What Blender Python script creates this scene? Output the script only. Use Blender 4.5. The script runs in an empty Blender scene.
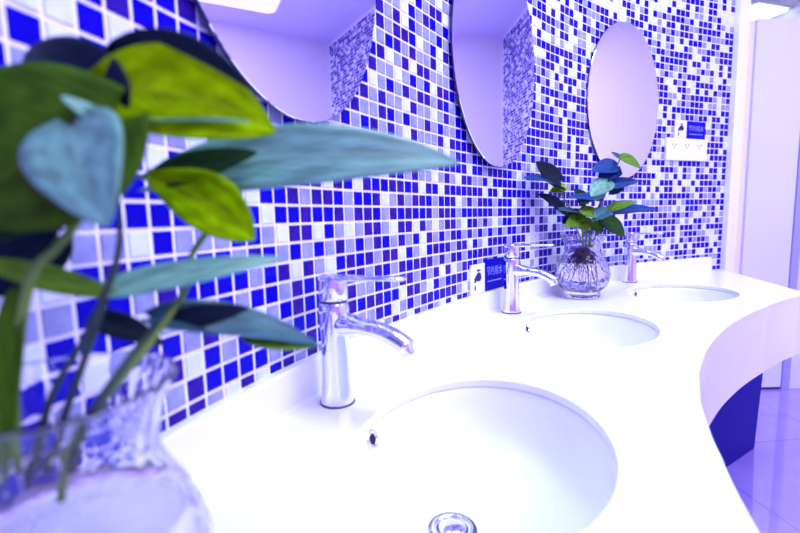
import bpy, bmesh, math, random
from mathutils import Vector, Matrix
from mathutils.geometry import delaunay_2d_cdt
random.seed(7)
S = bpy.context.scene
COL = S.collection
T = 0.025                       # one mosaic pitch, metres
PI = math.pi

# ------------------------------------------------------------------ camera numbers
F_PX = 435.885
PITCH = 0.112700
ROLL = -0.024131
CAM_Z = 0.858
HH = 0.7705                     # tile row 0 line lies this many tiles above the lens
CT = 10.7                       # tile row of the counter top
Z_CT = CAM_Z + (HH - CT) * T    # counter top height
Z_CEIL = 2.40

# ------------------------------------------------------------------ plan of the curved wall
KN = [-13, -4, 4, 12, 20, 28, 36, 46, 58, 79]
KV = [-.02100, -.01837, -.01511, -.00204, -.01043, -.01058, -.01167, -.00819, -.01519, .00147]
def kap(c):
    if c < -13: return -.006 if c > -22 else 0.0
    if c >= 79: return 0.0
    for i in range(len(KN) - 1):
        if c <= KN[i + 1]:
            t = (c - KN[i]) / (KN[i + 1] - KN[i])
            return KV[i] * (1 - t) + KV[i + 1] * t
DC = 0.25
def integrate():
    x, y, th = -5.4046, 23.9864, 1.0862
    fw = [(0.0, x, y, th)]
    c = 0.0
    while c < 82:
        th2 = th + (kap(c) + kap(c + DC)) / 2 * DC
        x += (math.cos(th) + math.cos(th2)) / 2 * DC; y += (math.sin(th) + math.sin(th2)) / 2 * DC
        th = th2; c += DC; fw.append((c, x, y, th))
    x, y, th = -5.4046, 23.9864, 1.0862
    bw = []
    c = 0.0
    while c > -60:
        th2 = th - (kap(c) + kap(c - DC)) / 2 * DC
        x -= (math.cos(th) + math.cos(th2)) / 2 * DC; y -= (math.sin(th) + math.sin(th2)) / 2 * DC
        th = th2; c -= DC; bw.append((c, x, y, th))
    return bw[::-1] + fw
WALL = integrate()
C0 = WALL[0][0]
def W(c):
    i = (c - C0) / DC
    k = max(0, min(len(WALL) - 2, int(math.floor(i)))); t = i - k
    a, b = WALL[k], WALL[k + 1]
    return a[1] + (b[1] - a[1]) * t, a[2] + (b[2] - a[2]) * t, a[3] + (b[3] - a[3]) * t
def plan(c, d):
    x, y, th = W(c)
    return (x + d * math.sin(th)) * T, (y - d * math.cos(th)) * T
def P(c, d, r):
    x, y = plan(c, d)
    return Vector((x, y, CAM_Z + (HH - r) * T))
def normal(c):
    th = W(c)[2]
    return Vector((math.sin(th), -math.cos(th), 0))
def tang(c):
    th = W(c)[2]
    return Vector((math.cos(th), math.sin(th), 0))
def at(x, y, Y):
    """photo pixel and forward distance (m) -> place in the room"""
    u = (x - 400) / F_PX; v = (y - 266.5) / F_PX
    cr, sr = math.cos(ROLL), math.sin(ROLL)
    u, v = u * cr + v * sr, -u * sr + v * cr
    yu = -v
    Yd = math.cos(PITCH) + yu * math.sin(PITCH); Zd = -math.sin(PITCH) + yu * math.cos(PITCH)
    t = Y / Yd
    return Vector((u * t, Y, CAM_Z + Zd * t))

# ------------------------------------------------------------------ materials
def mat(name, col, rough=.5, metal=0.0, spec=.5, coat=0.0, trans=0.0, ior=1.45, emit=None, estr=0.0, sss=0.0):
    m = bpy.data.materials.new(name); m.use_nodes = True
    b = m.node_tree.nodes['Principled BSDF']
    b.inputs['Base Color'].default_value = (*col, 1)
    b.inputs['Roughness'].default_value = rough
    b.inputs['Metallic'].default_value = metal
    b.inputs['Specular IOR Level'].default_value = spec
    b.inputs['Coat Weight'].default_value = coat
    b.inputs['Coat Roughness'].default_value = .08
    b.inputs['Transmission Weight'].default_value = trans
    b.inputs['IOR'].default_value = ior
    if sss: b.inputs['Subsurface Weight'].default_value = sss; b.inputs['Subsurface Radius'].default_value = (.01, .01, .01)
    if emit: b.inputs['Emission Color'].default_value = (*emit, 1); b.inputs['Emission Strength'].default_value = estr
    return m
def noise_tint(m, col, col2, scale=8.0, detail=3.0, bump=0.0, bscale=None):
    nt = m.node_tree; b = nt.nodes['Principled BSDF']
    tc = nt.nodes.new('ShaderNodeTexCoord'); n = nt.nodes.new('ShaderNodeTexNoise')
    n.inputs['Scale'].default_value = scale; n.inputs['Detail'].default_value = detail
    nt.links.new(tc.outputs['Object'], n.inputs['Vector'])
    r = nt.nodes.new('ShaderNodeValToRGB')
    r.color_ramp.elements[0].color = (*col, 1); r.color_ramp.elements[1].color = (*col2, 1)
    r.color_ramp.elements[0].position = .35; r.color_ramp.elements[1].position = .65
    nt.links.new(n.outputs['Fac'], r.inputs['Fac']); nt.links.new(r.outputs['Color'], b.inputs['Base Color'])
    if bump:
        n2 = nt.nodes.new('ShaderNodeTexNoise'); n2.inputs['Scale'].default_value = bscale or scale
        nt.links.new(tc.outputs['Object'], n2.inputs['Vector'])
        bp = nt.nodes.new('ShaderNodeBump'); bp.inputs['Strength'].default_value = bump; bp.inputs['Distance'].default_value = .002
        nt.links.new(n2.outputs['Fac'], bp.inputs['Height']); nt.links.new(bp.outputs['Normal'], b.inputs['Normal'])
    return m

M = {}
M['grout'] = noise_tint(mat('grout', (.86, .80, .98), .8), (.82, .76, .97), (.9, .86, 1.0), 30)
M['tile_deep'] = noise_tint(mat('tile_deep_blue', (.004, .0005, .42), .2, spec=.10), (.003, .0004, .38), (.005, .0008, .46), 25)
M['tile_violet'] = noise_tint(mat('tile_violet_blue', (.045, .012, .42), .2, spec=.10), (.020, .005, .22), (.036, .010, .30), 60)
M['tile_pale'] = noise_tint(mat('tile_periwinkle', (.36, .38, .80), .2, spec=.10), (.25, .26, .54), (.34, .35, .62), 60)
M['tile_ice'] = noise_tint(mat('tile_ice_white', (.72, .76, .96), .2, spec=.10), (.62, .68, .84), (.74, .80, .92), 40)
M['stone'] = noise_tint(mat('white_solid_surface', (.86, .86, .93), .22), (.84, .84, .92), (.88, .88, .94), 5)
M['porcelain'] = mat('white_porcelain', (.86, .88, .95), .08, coat=.4)
M['chrome'] = noise_tint(mat('chrome', (.86, .86, .96), .06, 1.0), (.84, .84, .95), (.9, .9, .98), 3)
M['chrome_dark'] = mat('dark_gasket', (.03, .02, .10), .4)
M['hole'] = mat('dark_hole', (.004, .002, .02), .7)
M['mirror'] = mat('mirror_silver', (.93, .92, .97), .01, 1.0)
M['mirror_edge'] = mat('mirror_edge', (.05, .045, .16), .3, .2)
M['glass'] = mat('clear_glass', (.97, .96, 1.0), .04, trans=1.0, ior=1.27)
def pressed(m):
    nt = m.node_tree; b = nt.nodes['Principled BSDF']
    tc = nt.nodes.new('ShaderNodeTexCoord'); v = nt.nodes.new('ShaderNodeTexVoronoi'); v.inputs['Scale'].default_value = 95
    nt.links.new(tc.outputs['Object'], v.inputs['Vector'])
    bp = nt.nodes.new('ShaderNodeBump'); bp.inputs['Strength'].default_value = .35; bp.inputs['Distance'].default_value = .002
    nt.links.new(v.outputs['Distance'], bp.inputs['Height']); nt.links.new(bp.outputs['Normal'], b.inputs['Normal'])
pressed(M['glass'])
M['water'] = mat('water', (.93, .92, 1.0), .0, trans=1.0, ior=1.33)
M['root'] = noise_tint(mat('roots', (.05, .02, .05), .8), (.03, .012, .06), (.10, .05, .07), 90)
M['paint'] = noise_tint(mat('lavender_paint', (.86, .80, .90), .6), (.85, .79, .89), (.87, .81, .91), 2)
M['ceil'] = noise_tint(mat('ceiling_paint', (.76, .72, .95), .7), (.75, .71, .94), (.77, .73, .96), 2)
M['trim'] = mat('white_trim', (.90, .88, .97), .4)
M['door'] = noise_tint(mat('door_laminate', (.70, .70, .93), .35), (.69, .69, .92), (.71, .71, .94), 3)
M['doorframe'] = mat('door_frame', (.36, .34, .72), .35)
M['panel_blue'] = noise_tint(mat('blue_panel', (.005, .001, .22), .35, spec=.06), (.005, .001, .21), (.006, .0015, .23), 12)
M['sign_white'] = mat('sign_white', (.85, .85, .97), .3)
M['sign_blue'] = mat('sign_blue', (.003, .0008, .40), .4, spec=.1)
M['sign_text'] = mat('sign_text', (.30, .30, .85), .4)
M['sign_ink'] = mat('sign_ink', (.008, .004, .09), .5)
M['plastic'] = mat('white_plastic', (.88, .87, .95), .3)
M['lamp'] = mat('lamp_diffuser', (.9, .9, .95), .5, emit=(1.0, .93, 1.0), estr=6.0)
M['lamp_frame'] = mat('lamp_frame', (.8, .78, .9), .5)

def floor_mat():
    m = mat('floor_tile', (.56, .52, .84), .05, ior=2.1)
    nt = m.node_tree; b = nt.nodes['Principled BSDF']
    tc = nt.nodes.new('ShaderNodeTexCoord')
    mp = nt.nodes.new('ShaderNodeMapping'); mp.inputs['Rotation'].default_value = (0, 0, 1.48)
    mp.inputs['Location'].default_value = (.20, .06, 0)
    nt.links.new(tc.outputs['Object'], mp.inputs['Vector'])
    br = nt.nodes.new('ShaderNodeTexBrick'); br.offset = 0; br.squash = 1
    br.inputs['Scale'].default_value = 1; br.inputs['Brick Width'].default_value = .6; br.inputs['Row Height'].default_value = .6
    br.inputs['Mortar Size'].default_value = .003; br.inputs['Mortar Smooth'].default_value = .1
    nt.links.new(mp.outputs['Vector'], br.inputs['Vector'])
    n = nt.nodes.new('ShaderNodeTexNoise'); n.inputs['Scale'].default_value = 6; n.inputs['Detail'].default_value = 6
    nt.links.new(tc.outputs['Object'], n.inputs['Vector'])
    rp = nt.nodes.new('ShaderNodeValToRGB')
    rp.color_ramp.elements[0].color = (.30, .22, .68, 1); rp.color_ramp.elements[1].color = (.36, .28, .76, 1)
    rp.color_ramp.elements[0].position = .3; rp.color_ramp.elements[1].position = .7
    nt.links.new(n.outputs['Fac'], rp.inputs['Fac'])
    mx = nt.nodes.new('ShaderNodeMix'); mx.data_type = 'RGBA'
    nt.links.new(br.outputs['Fac'], mx.inputs['Factor'])
    nt.links.new(rp.outputs['Color'], mx.inputs['A']); mx.inputs['B'].default_value = (.22, .18, .50, 1)
    nt.links.new(mx.outputs['Result'], b.inputs['Base Color'])
    return m
M['floor'] = floor_mat()

def leaf_mat(name, top, vein, rough=.32, transl=.25, spec=.5, coat=.35):
    m = mat(name, top, rough, spec=spec, coat=coat); m.node_tree.nodes['Principled BSDF'].inputs['Coat Roughness'].default_value = .25
    nt = m.node_tree; b = nt.nodes['Principled BSDF']; out = nt.nodes['Material Output']
    uv = nt.nodes.new('ShaderNodeUVMap'); sp = nt.nodes.new('ShaderNodeSeparateXYZ')
    nt.links.new(uv.outputs['UV'], sp.inputs['Vector'])
    a = nt.nodes.new('ShaderNodeMath'); a.operation = 'SUBTRACT'; a.inputs[1].default_value = .5
    nt.links.new(sp.outputs['X'], a.inputs[0])
    ab = nt.nodes.new('ShaderNodeMath'); ab.operation = 'ABSOLUTE'; nt.links.new(a.outputs[0], ab.inputs[0])
    lt = nt.nodes.new('ShaderNodeMapRange'); lt.inputs['From Min'].default_value = .0; lt.inputs['From Max'].default_value = .05
    lt.inputs['To Min'].default_value = .6; lt.inputs['To Max'].default_value = 0
    nt.links.new(ab.outputs[0], lt.inputs['Value'])
    n = nt.nodes.new('ShaderNodeTexNoise'); n.inputs['Scale'].default_value = 5
    nt.links.new(uv.outputs['UV'], n.inputs['Vector'])
    rp = nt.nodes.new('ShaderNodeValToRGB')
    rp.color_ramp.elements[0].position = .35; rp.color_ramp.elements[1].position = .7
    rp.color_ramp.elements[0].color = (*[c * .62 for c in top], 1); rp.color_ramp.elements[1].color = (*[min(1, c * 1.35) for c in top], 1)
    nt.links.new(n.outputs['Fac'], rp.inputs['Fac'])
    k1 = nt.nodes.new('ShaderNodeMath'); k1.operation = 'MULTIPLY'; k1.inputs[1].default_value = -.9; nt.links.new(ab.outputs[0], k1.inputs[0])
    k2 = nt.nodes.new('ShaderNodeMath'); k2.operation = 'ADD'; nt.links.new(sp.outputs['Y'], k2.inputs[0]); nt.links.new(k1.outputs[0], k2.inputs[1])
    k3 = nt.nodes.new('ShaderNodeMath'); k3.operation = 'MULTIPLY'; k3.inputs[1].default_value = 62; nt.links.new(k2.outputs[0], k3.inputs[0])
    k4 = nt.nodes.new('ShaderNodeMath'); k4.operation = 'SINE'; nt.links.new(k3.outputs[0], k4.inputs[0])
    k5 = nt.nodes.new('ShaderNodeBump'); k5.inputs['Strength'].default_value = .18; k5.inputs['Distance'].default_value = .0008
    nt.links.new(k4.outputs[0], k5.inputs['Height']); nt.links.new(k5.outputs['Normal'], b.inputs['Normal'])
    mx = nt.nodes.new('ShaderNodeMix'); mx.data_type = 'RGBA'
    nt.links.new(lt.outputs[0], mx.inputs['Factor']); nt.links.new(rp.outputs['Color'], mx.inputs['A']); mx.inputs['B'].default_value = (*vein, 1)
    nt.links.new(mx.outputs['Result'], b.inputs['Base Color'])
    if transl:
        tr = nt.nodes.new('ShaderNodeBsdfTranslucent'); nt.links.new(mx.outputs['Result'], tr.inputs['Color'])
        ms = nt.nodes.new('ShaderNodeMixShader'); ms.inputs['Fac'].default_value = transl
        nt.links.new(b.outputs['BSDF'], ms.inputs[1]); nt.links.new(tr.outputs['BSDF'], ms.inputs[2])
        nt.links.new(ms.outputs['Shader'], out.inputs['Surface'])
    return m
L = {
    'olive': leaf_mat('leaf_olive', (.050, .125, .006), (.09, .18, .01), .7, .2, .08, 0),
    'lime': leaf_mat('leaf_lime', (.33, .62, .0), (.40, .68, .01), .7, .35, .05, 0),
    'green': leaf_mat('leaf_green', (.13, .30, .015), (.22, .40, .04), .5, .25, .2, .05),
    'teal': leaf_mat('leaf_teal', (.022, .12, .15), (.06, .22, .22), .35, .15, .35, .12),
    'tealsheen': leaf_mat('leaf_teal_sheen', (.15, .38, .27), (.22, .46, .30), .4, .15, .4, .2),  # light reflected by the leaf gloss is put into this pale base colour
    'dark': leaf_mat('leaf_dark', (.002, .010, .024), (.006, .022, .035), .5, .05, .15, 0),
    'blue': leaf_mat('leaf_blue_green', (.005, .045, .22), (.02, .12, .30), .4, .1, .2, .06),
    'darkgreen': leaf_mat('leaf_dark_green', (.012, .05, .008), (.03, .09, .015), .55, .1, .12, 0),
}
M['stem'] = noise_tint(mat('stem_green', (.10, .20, .02), .5), (.07, .15, .015), (.14, .25, .03), 30)
M['stem_dark'] = noise_tint(mat('stem_dark', (.008, .03, .03), .5), (.005, .018, .03), (.02, .05, .03), 30)

# ------------------------------------------------------------------ mesh builder
class MB:
    def __init__(s): s.v = []; s.f = []; s.m = []; s.uv = {}
    def add(s, vs, fs, mi=0):
        o = len(s.v); s.v += [tuple(v) for v in vs]
        for f in fs: s.f.append(tuple(i + o for i in f)); s.m.append(mi)
        return o
    def rings(s, rings, closed=True, cap0=False, cap1=False, mi=0):
        n = len(rings[0]); o = len(s.v)
        for r in rings: s.v += [tuple(v) for v in r]
        for i in range(len(rings) - 1):
            for j in range(n if closed else n - 1):
                k = (j + 1) % n
                s.f.append((o + i * n + j, o + i * n + k, o + (i + 1) * n + k, o + (i + 1) * n + j)); s.m.append(mi)
        if cap0: s.f.append(tuple(o + j for j in range(n))[::-1]); s.m.append(mi)
        if cap1: s.f.append(tuple(o + (len(rings) - 1) * n + j for j in range(n))); s.m.append(mi)
    def lathe(s, prof, n=40, mi=0, M4=None, cap0=False, cap1=False, mod=None):
        rs = []
        for (r, z) in prof:
            ring = []
            for j in range(n):
                a = 2 * PI * j / n
                rr = r * (mod(a, z) if mod else 1)
                v = Vector((rr * math.cos(a), rr * math.sin(a), z))
                ring.append(M4 @ v if M4 else v)
            rs.append(ring)
        s.rings(rs, True, cap0, cap1, mi)
    def tube(s, pts, rad, n=10, mi=0, up=Vector((0, 0, 1)), sq=None):
        pts = [Vector(p) for p in pts]; rs = []
        for i, p in enumerate(pts):
            d = (pts[min(i + 1, len(pts) - 1)] - pts[max(i - 1, 0)]).normalized()
            a = d.cross(up)
            if a.length < 1e-4: a = d.cross(Vector((1, 0, 0)))
            a.normalize(); b = a.cross(d).normalized()
            r = rad[i] if isinstance(rad, (list, tuple)) else rad
            ra, rb = (r, r) if not isinstance(r, tuple) else r
            ring = []
            for j in range(n):
                t = 2 * PI * j / n
                ca, sa = math.cos(t), math.sin(t)
                if sq: ca = math.copysign(abs(ca) ** sq, ca); sa = math.copysign(abs(sa) ** sq, sa)
                ring.append(p + a * ca * ra + b * sa * rb)
            rs.append(ring)
        s.rings(rs, True, True, True, mi)
    def box(s, c, ex, ey, ez, mi=0):
        """centre and three half-axis vectors"""
        vs = [c + ex * i + ey * j + ez * k for i in (-1, 1) for j in (-1, 1) for k in (-1, 1)]
        s.add(vs, [(0, 1, 3, 2), (4, 6, 7, 5), (0, 4, 5, 1), (2, 3, 7, 6), (0, 2, 6, 4), (1, 5, 7, 3)], mi)
    def build(s, name, mats, parent=None, smooth=True, bevel=0, subsurf=0, solid=0, uv=None, sharp=None):
        me = bpy.data.meshes.new(name); me.from_pydata(s.v, [], s.f)
        for m in (mats if isinstance(mats, (list, tuple)) else [mats]): me.materials.append(m)
        me.polygons.foreach_set('material_index', s.m)
        bm = bmesh.new(); bm.from_mesh(me); bmesh.ops.recalc_face_normals(bm, faces=bm.faces); bm.to_mesh(me); bm.free()
        me.polygons.foreach_set('use_smooth', [smooth] * len(me.polygons))
        if smooth and sharp is not None: me.set_sharp_from_angle(angle=sharp)
        if uv:
            l = me.uv_layers.new(name='UVMap')
            for lp in me.loops: l.data[lp.index].uv = uv[lp.vertex_index]
        me.update()
        o = bpy.data.objects.new(name, me); COL.objects.link(o)
        if parent: attach(o, parent)
        if bevel:
            b = o.modifiers.new('bevel', 'BEVEL'); b.width = bevel; b.segments = 2; b.limit_method = 'ANGLE'
        if solid:
            b = o.modifiers.new('solid', 'SOLIDIFY'); b.thickness = solid; b.offset = 0
        if subsurf:
            b = o.modifiers.new('sub', 'SUBSURF'); b.levels = subsurf; b.render_levels = subsurf
        return o
def attach(o, parent):
    o.parent = parent
    if parent.parent is None: o.matrix_parent_inverse = Matrix.Translation(parent.location).inverted()
    elif parent.parent.parent is None:
        o.matrix_parent_inverse = Matrix.Identity(4)
def thing(name, loc, label, cat, group=None):
    o = bpy.data.objects.new(name, None); COL.objects.link(o); o.location = loc
    o.empty_display_size = .02
    o['label'] = label; o['category'] = cat
    if group: o['group'] = group
    return o
def tag(o, label, cat, group=None):
    o['label'] = label; o['category'] = cat
    if group: o['group'] = group
    return o
def struct(o): o['kind'] = 'structure'; return o

# ------------------------------------------------------------------ room shell
R_FLOOR = HH + CAM_Z / T
def one_tile(mb, pos, c, r, k, rng):
    g = .075; e = .03; h = .055
    a = [pos(c + g, 0, r + g), pos(c + 1 - g, 0, r + g), pos(c + 1 - g, 0, r + 1 - g), pos(c + g, 0, r + 1 - g)]
    tl = rng.uniform(-.006, .006), rng.uniform(-.006, .006)
    b = []
    for (q, s, i, j) in ((c + g + e, r + g + e, -1, -1), (c + 1 - g - e, r + g + e, 1, -1), (c + 1 - g - e, r + 1 - g - e, 1, 1), (c + g + e, r + 1 - g - e, -1, 1)):
        b.append(pos(q, h + i * tl[0] + j * tl[1], s))
    mb.add(a + b, [(4, 5, 6, 7), (0, 1, 5, 4), (1, 2, 6, 5), (2, 3, 7, 6), (3, 0, 4, 7)], k)
def build_mosaic():
    r_top = HH - (Z_CEIL - CAM_Z) / T
    c_a, c_b = -36, 79
    mb = MB()
    # grout bed: continuous curved face, tiles stand 1.2 mm proud
    cs = [c_a + i * .5 for i in range(int((c_b - c_a) / .5) + 1)]
    front = [[P(c, 0, r_top) for c in cs], [P(c, 0, R_FLOOR) for c in cs]]
    mb.rings(front, False, mi=0)
    back = [[P(c, -4, r_top) for c in cs], [P(c, -4, R_FLOOR) for c in cs]]
    mb.rings(back, False, mi=0)
    for e in (c_a, c_b):
        mb.add([P(e, 0, r_top), P(e, -4, r_top), P(e, -4, R_FLOOR), P(e, 0, R_FLOOR)], [(0, 1, 2, 3)], 0)
    rng = random.Random(41)
    r0 = math.ceil(r_top)
    for r in range(r0, 13):
        for c in range(c_a, c_b):
            k = TILES.get((c, r))
            if k is None:
                x = rng.random()
                # darker mix near and low; extra ice tiles high and far paint specular light
                p_white = min(.36, max(.12, .15 + .0006 * max(0, c) + (.008 * (-r - 8) if r < -8 and c > 12 else 0)))
                p_pale = .22
                p_deep = .45 * (1 - p_white - p_pale) if c > 34 else .55 * (1 - p_white - p_pale) if c > 20 else .72 * (1 - p_white - p_pale)
                k = 4 if x < p_white else 3 if x < p_white + p_pale else 1 if x < p_white + p_pale + p_deep else 2
            else: rng.random()
            one_tile(mb, P, c, r, k, rng)
    o = mb.build('wall_left', [M['grout'], M['tile_deep'], M['tile_violet'], M['tile_pale'], M['tile_ice']], smooth=False)
    return struct(o)
TILES = {}
for _r, _c, _s in [
    (-18, 17, [2]),
    (-17, 14, [1, 3, 4, 3]),
    (-16, 12, [4, 1, 3, 2, 2, 4]),
    (-15, 10, [3, 4, 1, 3, 2, 1, 3, 1]),
    (-14, 8, [2, 3, 2, 4, 1, 3, 3, 3, 1, 3]),
    (-13, 8, [2, 3, 2, 2, 1, 4, 3, 1, 4, 2]),
    (-12, 8, [3, 1, 2, 3, 2, 3, 3, 2, 4, 3]),
    (-11, 7, [1, 2, 4, 3, 2, 4, 2, 2, 3, 3, 3, 1]),
    (-10, 7, [2, 3, 3, 4, 3, 1, 3, 1, 4, 2, 2, 1]),
    (-9, 6, [1, 4, 3, 1, 3, 2, 3, 2, 2, 3, 2, 1, 3]),
    (-8, 6, [2, 3, 2, 3, 3, 4, 2, 3, 3, 4, 3, 2, 3, 1]),
    (-7, 6, [3, 3, 2, 1, 3, 1, 3, 3, 2, 3, 1, 3, 3, 1, 1]),
    (-6, 8, [3, 2, 3, 4, 2, 3, 3, 3, 2]),
    (-5, 19, [2, 0, 0, 1, 2, 1, 1, 2, 3, 3, 2, 1, 1, 3, 3]),
    (-4, 19, [1, 2, 4, 1, 1, 3, 2, 1, 2, 1, 1, 3, 4, 3]),
    (-3, -10, [1, 3, 3, 4, 0, 0, 0, 0, 0, 0, 0, 0, 0, 0, 0, 0, 2, 3, 4, 2, 1, 3, 2, 3, 3, 4, 3, 2, 3, 4, 2, 2, 3, 3, 1, 4, 1, 1, 1, 2, 1, 3, 1]),
    (-2, -10, [1, 4, 1, 0, 0, 0, 0, 0, 0, 0, 2, 2, 4, 2, 1, 4, 2, 1, 1, 2, 2, 1, 2, 4, 2, 1, 4, 2, 1, 2, 1, 2, 1, 2, 4, 1, 1, 4, 1, 1, 1, 1, 1, 1]),
    (-1, -10, [1, 1, 0, 0, 0, 0, 0, 0, 0, 2, 3, 2, 2, 1, 3, 1, 1, 2, 4, 3, 2, 3, 2, 2, 1, 3, 1, 1, 2, 4, 3, 2, 3, 2, 2, 1, 3, 1, 1, 1, 4, 3, 2, 3]),
    (0, -10, [1, 1, 1, 3, 0, 0, 0, 0, 0, 1, 2, 1, 1, 2, 3, 2, 2, 1, 3, 2, 1, 2, 1, 1, 2, 3, 2, 2, 1, 3, 1, 1, 2, 1, 1, 2, 3, 2, 1, 1, 3, 1, 1, 1]),
    (1, -10, [4, 1, 3, 3, 3, 1, 1, 3, 4, 2, 2, 4, 1, 3, 4, 3, 2, 2, 3, 4, 2, 2, 4, 2, 3, 4, 3, 2, 2, 3, 4, 1, 2, 3, 2, 3, 4, 3, 1, 1, 3]),
    (2, -6, [1, 3, 2, 1, 3, 1, 3, 1, 3, 2, 3, 1, 3, 2, 1, 3, 2, 3, 1, 4, 2, 3, 1, 3, 2, 1, 3, 2, 3, 1, 3, 1, 3, 1, 3, 1, 1, 3]),
    (3, -8, [1, 1, 1, 1, 3, 1, 2, 4, 2, 3, 4, 1, 2, 1, 2, 3, 2, 2, 4, 1, 3, 4, 1, 2, 1, 2, 3, 2, 2, 4, 1, 3, 4, 1, 2, 1, 1, 3, 1, 1]),
    (4, -8, [1, 3, 1, 3, 1, 1, 3, 2, 1, 2, 0, 0, 0, 2, 3, 2, 1, 3, 2, 1, 2, 2, 2, 3, 2, 3, 2, 1, 3, 1, 1, 2, 2, 1, 3, 2, 1]),
    (5, -8, [3, 2, 4, 1, 4, 3, 1, 2, 1, 0, 0, 0, 0, 0, 0, 0, 0, 3, 2, 2, 3, 1, 3, 2, 4, 2, 4, 3, 2, 1, 1, 3, 1, 3, 1, 4]),
    (6, -8, [4, 1, 3, 1, 1, 0, 0, 0, 0, 0, 0, 0, 0, 0, 0, 0, 0, 1, 4, 2, 2, 3, 4, 1, 3, 1, 2, 2, 1, 4]),
    (7, -8, [2, 1, 1, 1, 1, 3, 2, 3, 0, 0, 0, 0, 0, 0, 0, 0, 0, 4, 3, 1, 3, 2, 2, 1, 2, 2, 2, 3, 4, 3]),
    (8, -8, [2, 3, 4, 2, 4, 1, 2, 3, 0, 0, 0, 0, 0, 0, 0, 0, 0, 2, 3, 4, 2, 3, 2, 3, 4, 2, 4, 2, 1, 3]),
]:
    for _i, _k in enumerate(_s):
        if _k: TILES[(_c + _i, _r)] = _k
build_mosaic()

def slab(name, x0, x1, y0, y1, z0, z1, m, bevel=0):
    mb = MB(); c = Vector(((x0 + x1) / 2, (y0 + y1) / 2, (z0 + z1) / 2))
    mb.box(c, Vector(((x1 - x0) / 2, 0, 0)), Vector((0, (y1 - y0) / 2, 0)), Vector((0, 0, (z1 - z0) / 2)))
    return mb.build(name, m, smooth=False, bevel=bevel)
X_R, Y_F, Y_B = 3.08, 4.40, -2.2
struct(slab('floor', -1.2, X_R + .1, Y_B, Y_F + .1, -.06, 0, M['floor']))
struct(slab('ceiling', -1.2, X_R + .1, Y_B, Y_F + .1, Z_CEIL, Z_CEIL + .06, M['ceil']))
struct(slab('wall_right', X_R, X_R + .1, Y_B, Y_F, 0, Z_CEIL, M['paint']))
struct(slab('wall_far', 1.0, X_R + .1, Y_F, Y_F + .1, 0, Z_CEIL, M['paint']))
# plain return wall behind the end of the mosaic
xe, ye, the = W(79)
we = Vector((xe * T, ye * T, 0)); te = tang(78.9); ne = normal(78.9)
mb = MB()
hz = Vector((0, 0, Z_CEIL / 2))
mb.box(we + te * .031 - ne * .03 + hz, te * .029, ne * .05, hz)
struct(mb.build('trim_1', M['trim'], smooth=False, bevel=.002))
mb = MB()
a = we + te * .06 + Vector((0, .02, 0)); b = Vector((1.36, Y_F, 0))
d = (b - a); n_ = d.normalized().cross(Vector((0, 0, 1)))
mb.box((a + b) / 2 + hz - n_ * .04, d / 2, n_ * .04, hz)
struct(mb.build('wall_return', M['paint'], smooth=False))

# cubicle front standing behind the end of the counter
YD = 1.99
def cub(x0, x1, z0, z1, y0, y1, name, m, parent=None, bevel=.002):
    o = slab(name, x0, x1, y0, y1, z0, z1, m, bevel)
    return o
Z_CUB = 1.675
dr = struct(cub(1.575, 1.795, .012, Z_CUB, YD, YD + .03, 'door_1', M['door']))
struct(cub(1.50, 1.575, 0, Z_CUB, YD + .012, YD + .05, 'trim_2', M['paint']))
struct(cub(1.797, 1.832, 0, Z_CUB, YD - .006, YD + .05, 'trim_3', M['doorframe']))
struct(cub(1.832, 2.02, .0, Z_CUB, YD + .004, YD + .03, 'door_2', M['door']))
# mosaic wall that closes the room to the right of the cubicle; the mirrors show it
def FP(c, d, r): return Vector((2.02 + c * T, YD + .08 - d * T, CAM_Z + (HH - r) * T))
mb = MB(); rng = random.Random(5)
r_top = HH - (Z_CEIL - CAM_Z) / T; nc = (X_R - 2.02) / T
mb.box(FP(nc / 2, -2, (r_top + R_FLOOR) / 2), Vector((nc / 2 * T, 0, 0)), Vector((0, 2 * T, 0)), Vector((0, 0, (R_FLOOR - r_top) / 2 * T)))
for r in range(math.ceil(r_top), int(R_FLOOR)):
    for c in range(int(nc)):
        x = rng.random()
        one_tile(mb, FP, c, r, 1 if x < .28 else 2 if x < .5 else 3 if x < .75 else 4, rng)
struct(mb.build('wall_far_mosaic', [M['grout'], M['tile_deep'], M['tile_violet'], M['tile_pale'], M['tile_ice']], smooth=False))
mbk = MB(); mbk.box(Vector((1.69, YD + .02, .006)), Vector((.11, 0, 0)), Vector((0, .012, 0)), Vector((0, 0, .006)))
struct(mbk.build('door_gap_shade', M['hole'], smooth=False))  # dark strip painting the shade in the gap under the door

# ------------------------------------------------------------------ vanity counter
D_F = 18.95                                     # worktop front edge, tiles from the wall
BAS = [(-.78, 10.32, .059), (24.98, 10.0, .08), (51.19, 10.35, .008)]
BA, BB = 7.25 * T, 5.52 * T
def bas_pt(k, u, v, z):
    c, d, th = BAS[k]
    x, y, t = W(c); px, py = plan(c, d); t += th
    return Vector((px + u * math.cos(t) + v * math.sin(t), py + u * math.sin(t) - v * math.cos(t), z))
FRONT = [(-34, 19.9), (-4, 19.75), (2.5, 19.55), (6, 19.3), (10.5, 18.95), (15.5, 18.8), (22, 18.93), (29.5, 19.15), (39, 19.35), (49, 19.5), (62, 19.2)]
def front_d(c):
    for (a, da), (b, db) in zip(FRONT, FRONT[1:]):
        if c <= b:
            t = max(0, (c - a) / (b - a)); t = t * t * (3 - 2 * t) * .3 + t * .7
            return da + (db - da) * t
    return FRONT[-1][1]
def front_curve(ins, c0, c1, step=.5):
    n = int(abs(c1 - c0) / step)
    return [plan(c0 + (c1 - c0) * i / n, front_d(c0 + (c1 - c0) * i / n) - ins) for i in range(n + 1)]
def offset_curve(d, c0, c1, step=.5):
    n = int(abs(c1 - c0) / step)
    return [plan(c0 + (c1 - c0) * i / n, d) for i in range(n + 1)]
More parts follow.
